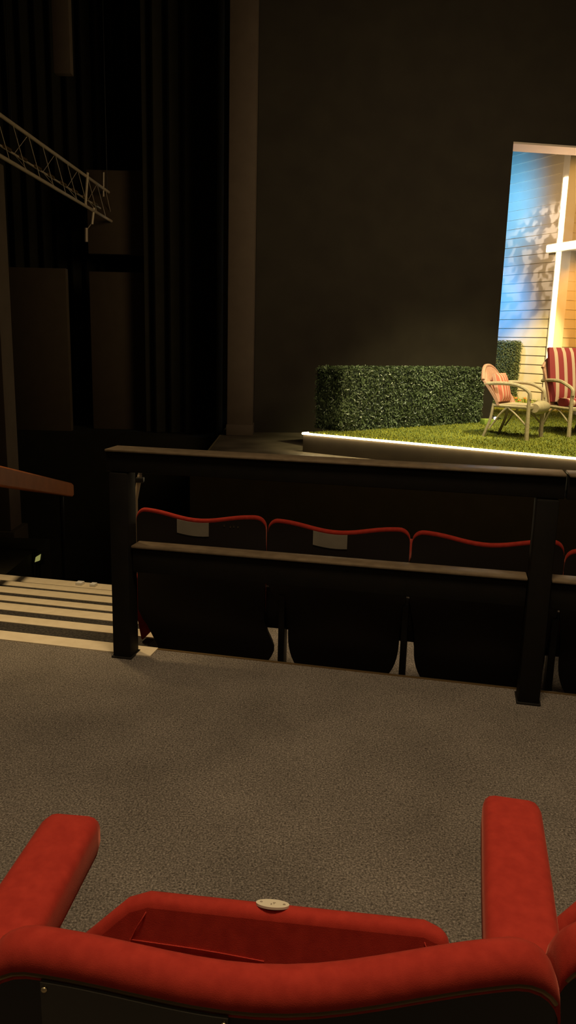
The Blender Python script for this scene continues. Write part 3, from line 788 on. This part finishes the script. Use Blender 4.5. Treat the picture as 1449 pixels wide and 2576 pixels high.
# ================================================================== LIGHTS
def spot(name, loc, target, power, col, angle, blend=.5, size=.1):
    l = bpy.data.lights.new(name, 'SPOT'); l.energy = power; l.color = col; l.spot_size = math.radians(angle); l.spot_blend = blend; l.shadow_soft_size = size
    o = bpy.data.objects.new(name, l); COL.objects.link(o); o.location = loc
    o.rotation_euler = (Vector(target)-Vector(loc)).to_track_quat('-Z', 'Y').to_euler(); return o
def area(name, loc, target, power, col, sx, sy=None):
    l = bpy.data.lights.new(name, 'AREA'); l.energy = power; l.color = col; l.size = sx
    if sy: l.shape = 'RECTANGLE'; l.size_y = sy
    o = bpy.data.objects.new(name, l); COL.objects.link(o); o.location = loc
    o.rotation_euler = (Vector(target)-Vector(loc)).to_track_quat('-Z', 'Y').to_euler(); return o
def gobo(o, scale, lo, hi, dim=0.0):
    """break the beam up with a leafy pattern, as a theatre gobo does"""
    l = o.data; l.use_nodes = True; nt = l.node_tree
    em = next(n for n in nt.nodes if n.type == 'EMISSION')
    tc = nt.nodes.new('ShaderNodeTexCoord'); n = nt.nodes.new('ShaderNodeTexNoise'); n.inputs['Scale'].default_value = scale; n.inputs['Detail'].default_value = 1.5
    r = nt.nodes.new('ShaderNodeValToRGB'); r.color_ramp.elements[0].position = lo; r.color_ramp.elements[1].position = hi
    r.color_ramp.elements[0].color = (dim,dim,dim,1)
    nt.links.new(tc.outputs['Normal'], n.inputs['Vector']); nt.links.new(n.outputs['Fac'], r.inputs['Fac']); nt.links.new(r.outputs['Color'], em.inputs['Strength'])
WARM = (1, .74, .46); AMB = (1, .55, .17); BLUE = (.10, .45, 1)
spot('house_light', (.3, 1.25, 4.3), (.1, 1.15, 0), 315, WARM, 86, 1.0, .45)
area('house_light_rear', (-.3, -1.2, 4.2), (0, .6, .5), 10, WARM, .8)
spot('aisle_light_beam', (-1.9, 4.2, 5.6), (-1.45, 4.3, -.3), 640, (1,.72,.38), 42, .7, .2)
area('auditorium_fill', (3.0, 6.8, 3.6), (2.8, 12.0, 1.2), 78, WARM, 2.5)
# stage
spot('lawn_wash', (3.2, 7.4, 6.8), (2.6, 9.6, .2), 2700, (1,.86,.42), 46, .7, .15)
spot('hedge_wash', (.9, 6.6, 4.6), (1.9, 10.0, .5), 700, (1,.96,.70), 30, .8, .1)
spot('chair_key', (4.6, 7.2, 5.2), (3.0, 9.5, .5), 260, (1,.80,.55), 26, .6, .1)
spot('house_blue', (2.95, 13.7, 3.7), (3.60, 15.0, 3.6), 135, (.04,.42,.95), 130, 1.0, .1)
spot('house_blue_low', (2.95, 13.7, 2.3), (3.60, 15.0, 1.7), 150, (.03,.34,1), 120, 1.0, .1)
spot('house_amber', (3.20, 12.72, 3.3), (4.40, 13.6, 2.9), 42, (1,.66,.36), 140, .6, .1)
s_ = spot('leaf_gobo', (3.15, 12.62, 3.8), (4.30, 13.8, 2.4), 85, (1,.84,.74), 75, .4, .01); gobo(s_, 16, .47, .55)
spot('yard_wash', (4.0, 7.6, 5.0), (3.95, 14.0, .8), 5500, (1,.74,.28), 15, .8, .05)
spot('porch_amber', (5.6, 11.8, 2.6), (5.0, 13.9, 1.4), 190, (1,.43,.06), 70, .5, .1)
spot('gable_amber', (5.6, 12.1, 3.95), (4.9, 13.8, 3.5), 70, (1,.50,.10), 70, .6, .1)
spot('soffit_glow', (4.6, 12.3, 2.4), (3.7, 11.95, 4.1), 90, (1,.62,.40), 90, .5, .1)
spot('row_fill', (.7, 4.9, 5.5), (.50, 3.85, -.18), 560, WARM, 15, .7, .1)  # unseen spot added to brighten the terrace floor in the seat gaps

w = bpy.data.worlds.new('world'); sc.world = w; w.use_nodes = True
w.node_tree.nodes['Background'].inputs['Color'].default_value = (.9,.7,.4,1)
w.node_tree.nodes['Background'].inputs['Strength'].default_value = .0

# ================================================================== CAMERA
cam = bpy.data.cameras.new('camera'); co = bpy.data.objects.new('camera', cam); COL.objects.link(co)
cam.sensor_fit = 'VERTICAL'; cam.sensor_height = 36.0; cam.lens = 36.0*1950/2576
cam.clip_start = .02; cam.clip_end = 100
p = math.radians(12.35); r = math.atan(.0246)
F = Vector((0, math.cos(p), -math.sin(p))); R0 = Vector((1,0,0)); U0 = Vector((0, math.sin(p), math.cos(p)))
R = R0*math.cos(r)+U0*math.sin(r); U = U0*math.cos(r)-R0*math.sin(r)
m = Matrix((R, U, -F)).transposed().to_4x4(); m.translation = (0,0,1.25)
co.matrix_world = m
sc.camera = co
vs = sc.view_settings
vs.view_transform = 'Standard'; vs.look = 'None'; vs.exposure = 0.0; vs.gamma = 1.0; vs.use_curve_mapping = False
sc.cycles.use_denoising = True
sc.cycles.max_bounces = 6
